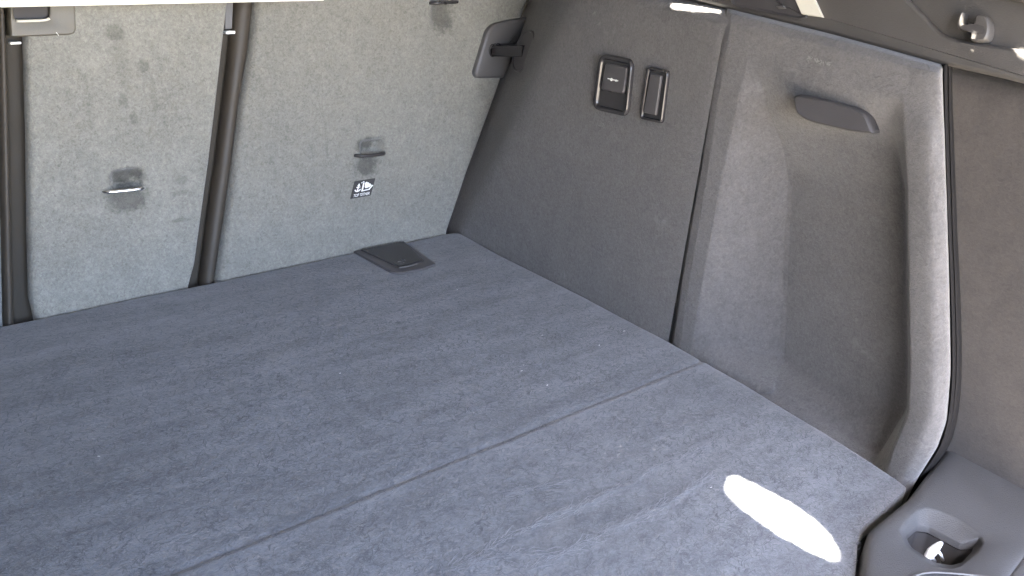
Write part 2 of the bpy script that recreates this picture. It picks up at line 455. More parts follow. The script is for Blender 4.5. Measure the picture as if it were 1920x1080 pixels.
# release plate, centre seat
HC = (56, 22)
outP = seat_rounded([(13, -8), (137, -8), (139, 64), (17, 69)], [.001, .001, .007, .002])
holP = seat_rounded([(21, 3), (89, 3), (89, 34), (24, 36)], [.001, .001, .006, .004])
c = SEATF.px(HC); so_, sh_ = star(outP, c, 72), star(holP, c, 72)
rs = [SEATF.w(so_, -.014), SEATF.w(so_, .007), SEATF.w(inset2(so_, .0015), .009), SEATF.w(inset2(sh_, -.003), .009), SEATF.w(inset2(sh_, -.001), .0082), SEATF.w(sh_, .006), SEATF.w(sh_, .002)]
rp = autosmooth(mesh_obj('release_plate', *rings(rs, False, False), M['tan'], seatC), 40)
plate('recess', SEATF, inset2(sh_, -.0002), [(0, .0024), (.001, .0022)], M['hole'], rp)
lipL = [seat_at(p, .009) for p in [(27, 38.5), (32, 39), (50, 38.5), (70, 38), (84, 36.5), (89, 34)]]
mesh_obj('lip_highlight', *tube(densify(lipL, False, n=16), .0018, 8), M['cream'], rp)  # cream tube painted in as the highlight of the rounded lip
mesh_obj('lint_speck', *tube([seat_at((101, 60), .0098), seat_at((106, 66), .0098)], .0005, 5), M['white'], rp)
# tether anchors
def wire(px0, px1, out, r, mat, parent, sag=0):
    a, b = at_seat(px0), at_seat(px1); pts = []
    for t in np.linspace(0, 1, 24):
        h = out * (1 - abs(2 * t - 1) ** 6)
        pts.append(a + (b - a) * t + SN * (h - .006))
    return mesh_obj('anchor_wire', *tube(pts, r, 10), mat, parent)
wire((188, 360), (274, 351), .014, .0034, M['steel'], seatC)
wire((664, 292), (723, 287), .014, .0030, M['darkwire'], seatR)
wire((806, 6), (860, 3), .014, .0030, M['darkwire'], seatR)
# label plate: anchor, child seat, TOP TETHER
Q = [np.array(at_seat(p)) for p in [(664.6, 340), (703.5, 334), (694.5, 366.5), (656.5, 373)]]
def lab(u, v, h): return Q[0] * (1 - u) * (1 - v) + Q[1] * u * (1 - v) + Q[2] * u * v + Q[3] * (1 - u) * v + SN * h
LAB = [SEATF.px((664.6, 340)), SEATF.px((703.5, 334)), SEATF.px((694.5, 366.5)), SEATF.px((656.5, 373))]
lp = plate('label_plate', SEATF, round2(LAB, .0012), [(0, -.003), (0, .0008), (.0005, .0014)], M['hole'], seatR)
def flat(polys, h0=.0012, h1=.0019):
    parts = []
    for P in polys:
        n = len(P)
        V = [lab(u, v, h0) for u, v in P] + [lab(u, v, h1) for u, v in P]
        F = [tuple(range(n, 2 * n)), tuple(range(n - 1, -1, -1))] + [(i, (i + 1) % n, (i + 1) % n + n, i + n) for i in range(n)]
        parts.append((V, F))
    return merge(*parts)
def arc(cx, cy, r0, r1, a0, a1, n=10, k=1.0):
    A = np.radians(np.linspace(a0, a1, n))
    return [(cx + r1 * math.cos(a), cy + k * r1 * math.sin(a)) for a in A] + [(cx + r0 * math.cos(a), cy + k * r0 * math.sin(a)) for a in A[::-1]]
icon = [arc(.24, .47, .10, .155, 10, 170, 12, 1.1), [(.215, .30), (.265, .30), (.265, .62), (.215, .62)], [(.15, .40), (.33, .40), (.33, .345), (.15, .345)],
        [(.24, .15), (.31, .30), (.17, .30)],
        [(.43, .14), (.49, .14), (.51, .62), (.44, .66)], [(.44, .66), (.47, .60), (.84, .56), (.86, .62)], [(.84, .60), (.80, .54), (.92, .36), (.97, .40)],
        [(.53, .17), (.60, .12), (.64, .18), (.70, .18), (.73, .25), (.80, .26), (.83, .33), (.90, .36), (.80, .46), (.62, .50), (.56, .42)],
        [(.33, .13), (.37, .10), (.39, .14), (.35, .17)], [(.40, .08), (.46, .06), (.47, .10), (.41, .12)]]
o = mesh_obj('tether_symbol', *flat(icon), M['white'], lp, smooth=False)
def text_mesh(name, s, fn, mat, parent):
    cu = bpy.data.curves.new(name, 'FONT'); cu.body = s; cu.size = 1; cu.align_x = 'LEFT'; cu.resolution_u = 3; cu.offset = .012
    to = bpy.data.objects.new(name + '_tmp', cu); COL.objects.link(to)
    dg = bpy.context.evaluated_depsgraph_get(); me = to.evaluated_get(dg).to_mesh()
    V = [tuple(v.co) for v in me.vertices]; F = [tuple(p.vertices) for p in me.polygons]
    bpy.data.objects.remove(to); bpy.data.curves.remove(cu)
    A = np.array(V); A[:, 0] = (A[:, 0] - A[:, 0].min()) / (A[:, 0].max() - A[:, 0].min()); A[:, 1] = (A[:, 1] - A[:, 1].min()) / (A[:, 1].max() - A[:, 1].min())
    return mesh_obj(name, [fn(a[0], a[1]) for a in A], F, mat, parent, smooth=False)
text_mesh('lettering', 'TOP TETHER', lambda x, y: lab(.10 + .80 * x, .92 - .17 * y, .0019), M['white'], lp)
# latch plate on the wide seat back, by the side trim
outP = round2([SEATF.px(p) for p in [(983, 32), (945, 38), (920, 44), (908, 56), (884, 136), (888, 146), (940, 146), (952, 118), (968, 74)]], [.001, .01, .012, .01, .004, .006, .001, .01, .01])
holP = round2([SEATF.px(p) for p in [(911, 94), (919, 84), (964, 79), (958, 102), (914, 105)]], .004)
c = SEATF.px((938, 93)); so_, sh_ = star(outP, c, 96), star(holP, c, 96)
rs = [SEATF.w(so_, -.014), SEATF.w(so_, .005), SEATF.w(inset2(so_, .0012), .0085), SEATF.w(inset2(so_, .0035), .0105), SEATF.w(inset2(so_, .006), .011), SEATF.w(inset2(sh_, -.001), .011), SEATF.w(sh_, .0100), SEATF.w(sh_, .0015)]
lpl = autosmooth(mesh_obj('latch_plate', *rings(rs, False, False), M['grey'], seatR), 30)
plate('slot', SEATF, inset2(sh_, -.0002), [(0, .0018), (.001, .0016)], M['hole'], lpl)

# ------------------------------------------------------------------ right side trim panel
side = thing('side_trim', 'dark grey carpet-lined right boot wall with scooped cubby and two black switches', 'side trim', (.03, -.45, 0))
rowsA = []
for z, dx in ((-.06, 0), (0, 0), (.08, 0), (.16, 0), (.24, 0), (.32, 0), (.40, 0), (.448, 0), (.463, .004), (.472, .013), (.477, .026), (.480, .050)):
    yb = -.02 - .37 * max(z, 0); xe = -.012 + .46 * max(z, 0) + .012
    ym = .055 * (z / .4 if z > 0 else 0)
    row = [np.array([xe + .06 + .1 * max(z, 0), .16, z]), np.array([xe + .014, ym + .03, z]), np.array([.004 + .10 * max(z, 0) + .25 * (xe - .0 - .10 * max(z, 0)), yb + (ym - yb) * .30, z]), np.array([.004 + .09 * max(z, 0), yb, z])]
    for f in (.33, .66):
        y = yb + (-.488 - yb) * f; bow = .012 * math.sin(math.pi * f) * (1 - z * 1.5)
        row.append(np.array([.004 + .085 * max(z, 0) * (1 - f) + f * .02 + bow, y, z]))
    row.append(np.array([.0275 - .025 * max(z, 0), -.486, z])); row.append(np.array([.0275 - .025 * max(z, 0), -.5005, z]))
    rowsA.append([p + np.array([dx, 0, 0]) for p in row])
GA = upgrid(rowsA, 8, 10, 4)
for _ in range(30): GA[:, 1:-6] = .25 * GA[:, :-7] + .5 * GA[:, 1:-6] + .25 * GA[:, 2:-5]
panA = grid_obj('front_panel', GA, M['side'], side, back=np.array([.02, .02, 0]))
def X(p, x): return at_x(p, x)
rowsB = [
 [((1367, -20), 0.046), ((1372, -20), 0.028), ((1384, -16), 0.024), ((1415, -8), 0.024), ((1440, -2), 0.024), ((1448, 1), 0.024), ((1565, 30), 0.024), ((1690, 62), 0.024), ((1702, 66), 0.024), ((1740, 76), 0.022), ((1766, 81), 0.022), ((1764, 81), 0.072)],
 [((1355, 40), 0.044), ((1361, 41), 0.026), ((1370, 43), 0.022), ((1405, 52), 0.022), ((1430, 57), 0.022), ((1438, 60), 0.022), ((1560, 90), 0.022), ((1688, 122), 0.022), ((1700, 125), 0.022), ((1738, 134), 0.020), ((1768, 139), 0.022), ((1766, 139), 0.072)],
 [((1342, 110), 0.042), ((1348, 112), 0.024), ((1359, 115), 0.020), ((1398, 128), 0.020), ((1424, 138), 0.022), ((1432, 141), 0.022), ((1560, 158), 0.020), ((1682, 186), 0.020), ((1696, 190), 0.019), ((1738, 200), 0.018), ((1770, 207), 0.022), ((1768, 207), 0.072)],
 [((1328, 190), 0.042), ((1334, 192), 0.024), ((1345, 196), 0.020), ((1382, 205), 0.020), ((1442, 212), 0.041), ((1450, 215), 0.041), ((1560, 205), 0.024), ((1668, 232), 0.038), ((1697, 240), 0.019), ((1744, 251), 0.013), ((1773, 257), 0.026), ((1771, 257), 0.072)],
 [((1320, 245), 0.042), ((1326, 247), 0.024), ((1337, 251), 0.020), ((1370, 260), 0.021), ((1466, 268), 0.070), ((1475, 271), 0.071), ((1570, 252), 0.060), ((1680, 272), 0.054), ((1698, 282), 0.019), ((1744, 293), 0.013), ((1774, 301), 0.026), ((1772, 301), 0.072)],
 [((1310, 310), 0.042), ((1316, 312), 0.024), ((1328, 317), 0.020), ((1358, 325), 0.022), ((1478, 330), 0.098), ((1487, 333), 0.099), ((1585, 340), 0.082), ((1699, 355), 0.070), ((1701, 358), 0.019), ((1746, 369), 0.013), ((1777, 377), 0.026), ((1775, 377), 0.072)],
 [((1289, 430), 0.043), ((1295, 432), 0.025), ((1307, 437), 0.021), ((1335, 445), 0.022), ((1470, 455), 0.108), ((1480, 458), 0.110), ((1590, 475), 0.094), ((1701, 492), 0.078), ((1703, 495), 0.019), ((1749, 507), 0.013), ((1781, 515), 0.026), ((1779, 515), 0.072)],
 [((1271, 540), 0.047), ((1277, 542), 0.029), ((1289, 548), 0.025), ((1314, 558), 0.026), ((1464, 605), 0.108), ((1474, 608), 0.110), ((1592, 645), 0.094), ((1704, 668), 0.078), ((1706, 672), 0.017), ((1751, 685), 0.011), ((1784, 695), 0.026), ((1782, 695), 0.072)],
 [((1263, 598), 0.050), ((1269, 600), 0.032), ((1281, 606), 0.028), ((1304, 620), 0.029), ((1461, 676), 0.108), ((1471, 679), 0.110), ((1580, 740), 0.094), ((1702, 770), 0.078), ((1704, 772), 0.015), ((1747, 783), 0.007), ((1776, 789), 0.024), ((1774, 789), 0.070)],
 [((1257, 634), 0.052), ((1263, 637), 0.034), ((1276, 644), 0.030), ((1300, 658), 0.031), ((1446, 735), 0.050), ((1450, 738), 0.054), ((1545, 790), 0.057), ((1650, 850), 0.065), ((1672, 850), 0.012), ((1716, 846), 0.006), ((1758, 839), 0.016), ((1756, 839), 0.066)],
 [((1253, 660), 0.054), ((1259, 662), 0.036), ((1272, 668), 0.032), ((1296, 682), 0.033), ((1400, 738), 0.040), ((1408, 741), 0.040), ((1530, 812), 0.030), ((1630, 880), 0.024), ((1660, 900), 0.008), ((1690, 900), 0.000), ((1720, 899), 0.010), ((1718, 899), 0.060)],
 [((1249, 690), 0.057), ((1255, 692), 0.039), ((1268, 698), 0.035), ((1292, 712), 0.036), ((1396, 768), 0.044), ((1404, 771), 0.044), ((1526, 842), 0.040), ((1626, 910), 0.027), ((1650, 940), 0.010), ((1676, 950), 0.000), ((1694, 951), 0.010), ((1692, 951), 0.060)],
]
EDGE = np.array([(1240, -18), (1305, -1), (1392, 22), (1480, 43), (1560, 63), (1660, 90), (1765, 119), (1850, 137)], float)
def rim_row(dx, dy, x):                                # the top of the panel rolls outwards under the ledge trim
    return [((p[0] + dx, float(np.interp(p[0] + dx, EDGE[:, 0], EDGE[:, 1])) + dy), x + max(0, q - .022)) for p, q in rowsB[1]]
rowsB = [rim_row(5, -7, .062), rim_row(3, 2, .040), rim_row(2, 9, .028)] + rowsB[1:]
GB = upgrid([[X(p, x) for p, x in r] for r in rowsB], 8, 10, 1)
for _ in range(10): GB[:, -30:-8] = .25 * GB[:, -31:-9] + .5 * GB[:, -30:-8] + .25 * GB[:, -29:-7]      # rounded roll of the ridge
panB = grid_obj('cubby_panel', GB, M['side'], side, back=np.array([.004, .003, 0]))
def bvh(G):
    m_, n_ = G.shape[:2]
    return BVHTree.FromPolygons([Vector(p) for p in G.reshape(-1, 3)], grid_faces(m_, n_))
BA, BB = bvh(GA), bvh(GB)
def hit(p, tree):
    r = ray(p); l, n, i, d = tree.ray_cast(Vector(CAM), Vector(r).normalized())
    n = np.array(n)
    if n @ r > 0: n = -n
    return np.array(l), n
# switch with tow-ball symbol
o_, n_ = hit((1152, 160), BA)
FS = Frame(o_, n_, (0, -1, 0))
q = [FS.px(p) for p in [(1128, 99), (1192, 112), (1180, 220), (1114, 205)]]
P = round2(q, .016, 8)
def half_round(w, h, lo, n=7): return [(w * (1 - math.cos(a)) / 2, h * math.sin(a) ** .8 + lo) for a in np.linspace(0.0, math.pi, n)]
prof = [(0, -.012), (0, .0012), (.0012, .0052), (.0020, .0062), (.0028, .0064), (.0058, .0054), (.0064, .0048), (.0080, .0018), (.0090, .0015)]
sw = plate('tow_bar_switch', FS, P, prof, M['black'], side, True, True)
q2 = [FS.px(p) for p in [(1139, 118), (1180, 126), (1174, 176), (1132, 168)]]
P2 = round2(q2, .004, 5)
ctr = P2.mean(0)
def tilt_plate(name, fr, P2, profile, tilt, mat, parent):
    rs = []
    for i, h in profile:
        R = inset2(P2, i); rs.append([fr.o + fr.ex * p[0] + fr.ey * p[1] + fr.n * (h + tilt * (p[1] - ctr[1])) for p in R])
    return autosmooth(mesh_obj(name, *rings(rs, True, True), mat, parent), 35)
tilt_plate('button', FS, P2, [(0, .001), (0, .0035), (.0008, .005), (.002, .0056)], -.05, M['blacksoft'], sw)
def disc2(c, r, n=14): return [(c[0] + r * math.cos(2 * math.pi * k / n), c[1] + r * math.sin(2 * math.pi * k / n)) for k in range(n)]
s0, s1, s2, s3 = FS.px((1145, 147)), FS.px((1152, 149)), FS.px((1160.5, 151)), FS.px((1164, 151.5))
def bar2(a, b, wdt):
    d = (b - a) / np.linalg.norm(b - a); nn = np.array([-d[1], d[0]]) * wdt / 2
    return [a + nn, b + nn, b - nn, a - nn]
parts = []
for poly in (disc2(s1, .0022), disc2(s2, .0015), bar2(s0, s3, .0013)):
    n = len(poly); V = FS.w(poly, .0040) + FS.w(poly, .0066)
    parts.append((V, [tuple(range(n, 2 * n))] + [(i, (i + 1) % n, (i + 1) % n + n, i + n) for i in range(n)]))
mesh_obj('tow_ball_symbol', *merge(*parts), M['white'], sw, smooth=False)
# blank switch beside it
o_, n_ = hit((1231, 178), BA)
FB = Frame(o_, n_, (0, -1, 0))
P = round2([FB.px(p) for p in [(1218, 124), (1258, 132), (1245, 232), (1203, 223)]], .0075, 7)
bl = plate('blank_switch', FB, P, [(0, -.012), (0, .0015), (.0008, .0050), (.0013, .0056), (.0018, .0057), (.0036, .0050), (.0040, .0046), (.0048, .0020)], M['black'], side)
P = round2([FB.px(p) for p in [(1224, 137), (1245, 142), (1234, 216), (1211, 211)]], .0012, 4)
plate('blank_insert', FB, P, [(0, .001), (0, .0042), (.0012, .0055)], M['blacksoft'], bl)
# black strip added as the shade of the gap down the ridge's back edge
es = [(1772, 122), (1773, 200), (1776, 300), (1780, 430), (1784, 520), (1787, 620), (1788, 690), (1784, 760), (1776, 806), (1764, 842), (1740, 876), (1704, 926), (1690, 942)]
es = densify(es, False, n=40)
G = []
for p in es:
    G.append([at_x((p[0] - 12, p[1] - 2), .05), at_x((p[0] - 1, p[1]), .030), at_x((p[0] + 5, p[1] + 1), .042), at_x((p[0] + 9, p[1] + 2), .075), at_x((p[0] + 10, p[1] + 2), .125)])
grid_obj('edge_gap_shade', upgrid(G, 1, 4, 1), M['gap_shade'], side, back=np.array([.01, 0, 0]))
# grab tab over the cubby
FT = Frame(at_x((1565, 212), .018), (-1, -.10, .10), (0, -1, 0))
P = round2([FT.px(p) for p in [(1491, 181), (1502, 177), (1562, 189), (1612, 203), (1630, 216), (1637, 233), (1645, 252), (1593, 245), (1521, 228), (1497, 214)]], .006, 4)
plate('pull_tab', FT, P, [(0, -.012), (0, .004), (.0012, .0075), (.003, .009)], M['trim_dark'], side)
# striker pin reaching from the side trim into the seat latch
o_, n_ = hit((985, 97), BA)
st = thing('latch_striker', 'black striker pin on round base by the top corner of wide seat back', 'latch striker', tuple(o_))
tc = (CAM - o_) / np.linalg.norm(CAM - o_); nd_ = n_ + tc * .22; FD = Frame(o_ + n_ * .003, nd_, (0, -1, 0))
dd = np.array(disc2((0, 0), .037, 40))
plate('base_disc', FD, dd, [(-.003, -.03), (0, .0010), (.0012, .0026), (.0030, .0026), (.0040, .0010)], M['blacksoft'], st)
a = o_ + n_ * .003; b = at_seat((918, 95)) + SN * .010
def rod(a, b, wv, hv, mat, name, parent):
    d = (b - a) / np.linalg.norm(b - a); sd = np.cross(d, np.array([0, 0, 1.0])); sd /= np.linalg.norm(sd); u = np.cross(sd, d)
    P = round2([(-wv, -hv), (wv, -hv), (wv, hv), (-wv, hv)], min(wv, hv) * .6, 4)
    rs = [[a + d * t * np.linalg.norm(b - a) + sd * p[0] * k + u * p[1] * k for p in P] for t, k in ((0, 1), (.97, 1), (1, .8))]
    return autosmooth(mesh_obj(name, *rings(rs, True, True), mat, parent), 35)
rod(a, b, .006, .0095, M['black'], 'pin', st)
for k, px in enumerate([(916, 94), (921, 93), (927, 92)]):
    c_ = at_seat(px) + SN * .011; d = (b - a) / np.linalg.norm(b - a); sd = np.cross(d, np.array([0, 0, 1.0])); sd /= np.linalg.norm(sd); u = np.cross(sd, d)
    mesh_obj('ring', *tube([c_ + sd * .0075 * math.cos(t) + u * .0105 * math.sin(t) for t in np.linspace(0, 2 * math.pi, 20)[:-1]], .0011, 6, True), M['black'], st)

# ------------------------------------------------------------------ plastic trim above the wall
trim = thing('upper_trim', 'dark grey moulded plastic ledge trim with bag hook above the side wall', 'plastic trim', (.03, -.7, .5))
FU = Frame(FUO, FUN, (0, -1, 0))
def fu(L): return [FU.px(p) for p in L]
edge = [(1240, -18), (1305, -1), (1392, 22), (1480, 43), (1560, 63), (1660, 90), (1765, 119), (1850, 137), (1960, 164), (2060, 190)]
curve = [(2060, 128), (1960, 104), (1900, 92), (1862, 86), (1830, 81), (1790, 74), (1768, 65), (1754, 54), (1738, 35), (1712, 10), (1690, -14), (1640, -60)]
P = round2(fu(edge + curve + [(1240, -60)]), .004, 3)
plate('lower_moulding', FU, P, [(0, -.022), (-.001, -.002), (.0005, .0015), (.003, .003)], M['trim'], trim, sharp=50)
P = round2(fu([(1690, 84), (1765, 104), (1960, 148), (2060, 170), (2060, -160), (1600, -160), (1620, 0)]), .003, 3)
plate('hook_panel', FU, P, [(0, -.022), (0, -.008), (.001, -.006)], M['trim'], trim)
P = round2(fu([(1845, -12), (1925, 6), (2060, 40), (2060, -160), (1800, -160)]), .004, 3)
plate('top_moulding', FU, P, [(0, -.012), (0, .002), (.002, .005)], M['trim'], trim)
P = round2(fu([(1378, 12), (1410, 19), (1500, 38), (1518, 34), (1492, -30), (1340, -60)]), .003)
pk = plate('cover_pocket', FU, P, [(0, .0028), (-.0002, .0046), (.0012, .0056), (.0026, .0044), (.004, .0036)], M['trim_dark'], trim)
P = round2(fu([(1494, -2), (1508, 28.5), (1548, 34.5), (1531, -2), (1524, -16), (1487, -18)]), .0008)
plate('pale_tab', FU, P, [(0, .003), (0, .0062), (.0006, .0070)], M['cream'], trim)
P = round2(fu([(1459, 13), (1475, 11), (1478, 18), (1462, 18)]), .002)
plate('stop_peg', FU, P, [(0, .003), (.0004, .006), (.0015, .0075)], M['grey'], pk)
zz = lambda x, y: (1700 + x / 6.75, y / 6.75)
hookp = [zz(*p) for p in [(735, 165), (765, 175), (735, 330), (860, 318), (895, 305), (905, 240), (930, 200), (985, 195), (1040, 215), (1075, 270), (1090, 360), (1080, 450), (1050, 520), (1000, 545), (905, 548), (835, 530), (850, 440), (760, 405), (690, 385), (672, 350), (690, 270)]]
P = round2(fu(hookp), .002, 3)
hk = plate('bag_hook', FU, P, [(0, -.008), (0, .006), (.0008, .0095), (.002, .0108)], M['trim'], trim, sharp=30)
P = round2(fu([zz(*p) for p in [(735, 335), (895, 320), (1030, 350), (1048, 420), (1020, 470), (850, 440), (730, 395)]]), .002, 3)
plate('hook_slot', FU, inset2(P, .0006), [(0, .0104), (0, .0112)], M['hole'], hk)

# ------------------------------------------------------------------ quarter trim behind the ridge
qt = thing('quarter_trim', 'flat brownish grey carpet panel at the right edge behind the rounded ridge', 'quarter trim', (.1, -.95, .02))
G = []
for z in np.linspace(.0, .475, 40):
    row = []
    for y in np.linspace(-.770 - .2 * (.45 - z), -1.25, 40):
        x = .100 - .05 * z / .47 - .004 * math.sin((y + .7) * 9) + .03 * max(0, (z - .455) / .02) ** 2
        row.append((x, y, z))
    G.append(row)
grid_obj('carpet_panel', np.array(G), M['quarter'], qt, back=np.array([.02, 0, 0]))

# ------------------------------------------------------------------ loading sill with tie-down eye
sill = thing('loading_sill', 'smooth grey plastic corner of the loading sill with a recessed tie-down eye', 'loading sill', (0, -1, 0))
ZS = .012
FSL = Frame((0, -1, ZS), (0, 0, 1), (1, 0, 0))
def fs(L): return [FSL.px(p) for p in L]
front = fs([(1772, 846), (1740, 884), (1704, 932), (1664, 963), (1632, 990), (1624, 1010), (1620, 1045), (1614, 1090)])
outl = [tuple(front[0] + np.array([.06, .012]))] + [tuple(p) for p in front] + [(-.26, .02), (-.26, -.065), (.16, -.03)]
rec = fs([(1690, 996), (1706, 974), (1722, 960), (1738, 955), (1765, 962), (1800, 978), (1838, 1006), (1841, 1018), (1832, 1034), (1800, 1059), (1780, 1064), (1748, 1057), (1702, 1023)])
outl = densify(outl, True, n=240)
rec = round2(rec, .004, 3)
c = FSL.px((1766, 1012))
so_, sr_ = star(outl, c, 160), star(rec, c, 160)
lipo = star(round2([tuple(at_z(p, ZS - .009)[:2] - FSL.o[:2]) for p in [(1697, 1003), (1720, 982), (1742, 985), (1770, 1000), (1806, 1019), (1830, 1014), (1832, 1024), (1806, 1054), (1784, 1060), (1754, 1055), (1708, 1026)]], .003, 3), c, 160)
rs = [FSL.w(so_, -.05), FSL.w(so_, -.006), FSL.w(inset2(so_, .002), -.002), FSL.w(inset2(so_, .006), 0), FSL.w(inset2(so_, .012), .0005), FSL.w(c + (sr_ - c) * 1.10, .0006), FSL.w(c + (sr_ - c) * 1.03, -.0006), FSL.w(sr_, -.003),
      FSL.w(lipo, -.009), FSL.w(c + (lipo - c) * .97, -.0105), FSL.w(c + (lipo - c) * .95, -.018)]
autosmooth(mesh_obj('sill_plate', *rings(rs, False, False), M['sill'], sill), 50)
rs = [FSL.w(c + (lipo - c) * .953, -.019), FSL.w(c + (lipo - c) * .93, -.045), FSL.w(c + (lipo - c) * .75, -.050)]
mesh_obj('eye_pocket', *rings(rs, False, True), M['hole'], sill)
def fw(px, h): return at_z(px, ZS + h)
loop = [fw(p, h) for p, h in [((1739, 1050), -.016), ((1741, 1042), -.008), ((1747, 1035), -.003), ((1754, 1028), -.001), ((1760, 1022), -.001), ((1765, 1018), -.002)]]
mesh_obj('tie_down_eye', *merge(tube(loop, [.0030, .0046, .0052, .0046, .0034, .0022], 12), tube([fw((1757, 1030), -.003), fw((1764, 1040), -.010), fw((1768, 1050), -.030)], .0016, 8), tube([fw((1744, 1040), -.006), fw((1752, 1052), -.030)], .0022, 8)), M['zinc'], sill)
rim = [fw(p, .003) for p in [(1690, 1100), (1712, 1081), (1730, 1075), (1752, 1073), (1800, 1076), (1862, 1083), (1900, 1090)]]
mesh_obj('bright_rim', *tube(densify(rim, False, n=30), .0012, 8), M['grey'], sill)
# rear of the sill rolling over towards the bumper
G = []
for t in np.linspace(0, 1, 16):
    a = t * math.pi / 2
    G.append([(x, -1.065 + .035 * (x + .26) / .42 - .035 * math.sin(a) + .004, ZS - .002 + .012 * math.sin(math.pi * min(1, t * 1.2)) * .5 - .05 * (1 - math.cos(a))) for x in np.linspace(-.26, .18, 30)])
grid_obj('rolled_edge', np.array(G), M['sill'], sill, back=np.array([0, .006, -.02]))

# ------------------------------------------------------------------ load floor
fl = thing('cargo_floor', 'blue grey carpeted boot floor board with fold line and dusty scuffs', 'boot floor', (-.55, -.45, 0), kind='thing')
redge = [at_z(p, 0) for p in [(848, 433.5), (866, 436), (884, 445), (940, 476), (1100, 556), (1258, 638), (1400, 718), (1550, 808), (1640, 865), (1688, 896), (1703, 908), (1702, 916), (1664, 950), (1630, 978), (1618, 992), (1612, 1015), (1608, 1080), (1606, 1110)]]
re = np.array([(p[1], p[0]) for p in redge]); re = re[np.argsort(re[:, 0])]
def xr(y): return np.interp(y, re[:, 0], re[:, 1])
YF = -.567
scr = [[(1060, 968), (1120, 935), (1200, 890), (1270, 860), (1325, 838)], [(830, 1076), (900, 1050), (960, 1040), (1080, 1035)], [(840, 1068), (960, 1005), (1070, 958)],
       [(990, 1070), (1060, 1035), (1140, 1000), (1240, 955)], [(1120, 1005), (1180, 975), (1280, 925), (1330, 895)], [(1000, 920), (960, 925), (1060, 905)], [(870, 745), (885, 765), (915, 765)]]
scr3 = [[at_z(p, 0) for p in s_] for s_ in scr]
def wrinkle(x, y):
    """low raised rucks in the carpet along the scuffed lines"""
    z = np.zeros_like(x)
    for s_ in scr3[:5]:
        for a, b in zip(s_[:-1], s_[1:]):
            d = b[:2] - a[:2]; L2 = d @ d
            t = np.clip(((x - a[0]) * d[0] + (y - a[1]) * d[1]) / L2, 0, 1)
            e2 = (x - a[0] - t * d[0]) ** 2 + (y - a[1] - t * d[1] + .0035 * np.sin(31 * x + 3 * a[1]) + .0018 * np.sin(83 * x)) ** 2
            z = np.maximum(z, .0017 * np.exp(-e2 / .0045 ** 2) * (.55 + .3 * np.sin(23 * x + 40 * a[1]) + .15 * np.sin(71 * x)))
    return z
def floor_grid(ys, name, seam_end):
    cols = 260; G = np.zeros((len(ys), cols, 3)); u = np.linspace(0, 1, cols) ** .7
    f = lumps(.0012, 5)
    for i, y in enumerate(ys):
        x1 = xr(y) - .003; x = -1.19 + (x1 + 1.19) * u
        z = f(x, y) + wrinkle(x, y) - .004 * np.exp(-((x1 - x) / .003) ** 2)
        ds = min(abs(y - ys[0]), 9) if seam_end == 0 else abs(y - ys[-1])
        z = z - .0016 * math.exp(-(ds / .0045) ** 2)
        if seam_end == 1: z = z - .003 * math.exp(-(abs(y - ys[0]) / .003) ** 2)
        else: z = z + .0008 * math.exp(-((ds - .008) / .006) ** 2)
        G[i, :, 0] = x; G[i, :, 1] = y; G[i, :, 2] = z
    grid_obj(name, G, M['floor'], fl, back=np.array([0, 0, -.018]))
    return G
def ysp(a, b, n):
    e = np.array([0, .001, .002, .0035, .005, .007, .010, .014])
    return np.unique(np.round(np.concatenate([a - e, np.linspace(a - .016, b + .016, n), b + e]), 5))[::-1]
G1 = floor_grid(ysp(-.0035, YF + .0002, 90), 'front_board', 1)
G2 = floor_grid(np.unique(np.concatenate([ysp(YF - .0002, -.965, 150), np.linspace(-.89, -.965, 60)]))[::-1], 'rear_board', 0)
# black hinged latch cover by the seat foot
FL = Frame((0, 0, .0018), (0, 0, 1), (1, 0, 0))
def fL(L): return [FL.px(p) for p in L]
P = round2(fL([(664, 473), (759, 455), (818, 496), (795, 505), (752, 514), (736, 512)]), [.0, .0, .004, .01, .012, .008], 5)
lc = plate('latch_cover', FL, P, [(0, -.004), (0, .0010), (.001, .0022), (.004, .0024)], M['blacksoft'], fl)
P = round2(fL([(676, 472), (757, 456), (796, 492), (750, 506)]), [.001, .001, .006, .008], 5)
plate('flap', FL, P, [(0, .0018), (0, .0030), (.0010, .0042), (.003, .0046)], M['black'], lc)
mesh_obj('edge_highlight', *tube(densify([at_z(p, .0068) for p in [(748, 502), (756, 501), (770, 498), (782, 494.5)]], False, n=10), .0013, 8), M['grey'], lc)  # lighter tube standing in for the gloss reflection on the front edge
tt = [FL.px(p) for p in [(752, 488), (759, 487)]]
mesh_obj('latch_symbol', *merge(*[tube([at_z(a, .0066), at_z(b, .0066)], .0007, 6) for a, b in (((746, 491), (760, 488)), ((753, 486), (757, 493)), ((757, 487), (760, 487.5)))]), M['grey'], lc)

# ------------------------------------------------------------------ roller cover edge
cv = thing('cargo_cover', 'pale cream roller cover edge running along the top of the seat backs', 'cargo cover', (-.6, 0, .42))
a, b = at_axis((0, 6.0), 1, -.02), at_axis((490, -3.0), 1, -.02)
d = (b - a) / (b[0] - a[0])
P0, P1 = a + d * (-.6), a + d * .42
sec = round2([(-.006, -.0042), (.006, -.0042), (.006, .0042), (-.006, .0042)], .003, 4)
rs = [[P + np.array([0, p[0], p[1]]) for p in sec] for P in (P0, P1)]
autosmooth(mesh_obj('edge_bar', *rings(rs, True, True), M['cover'], cv), 35)

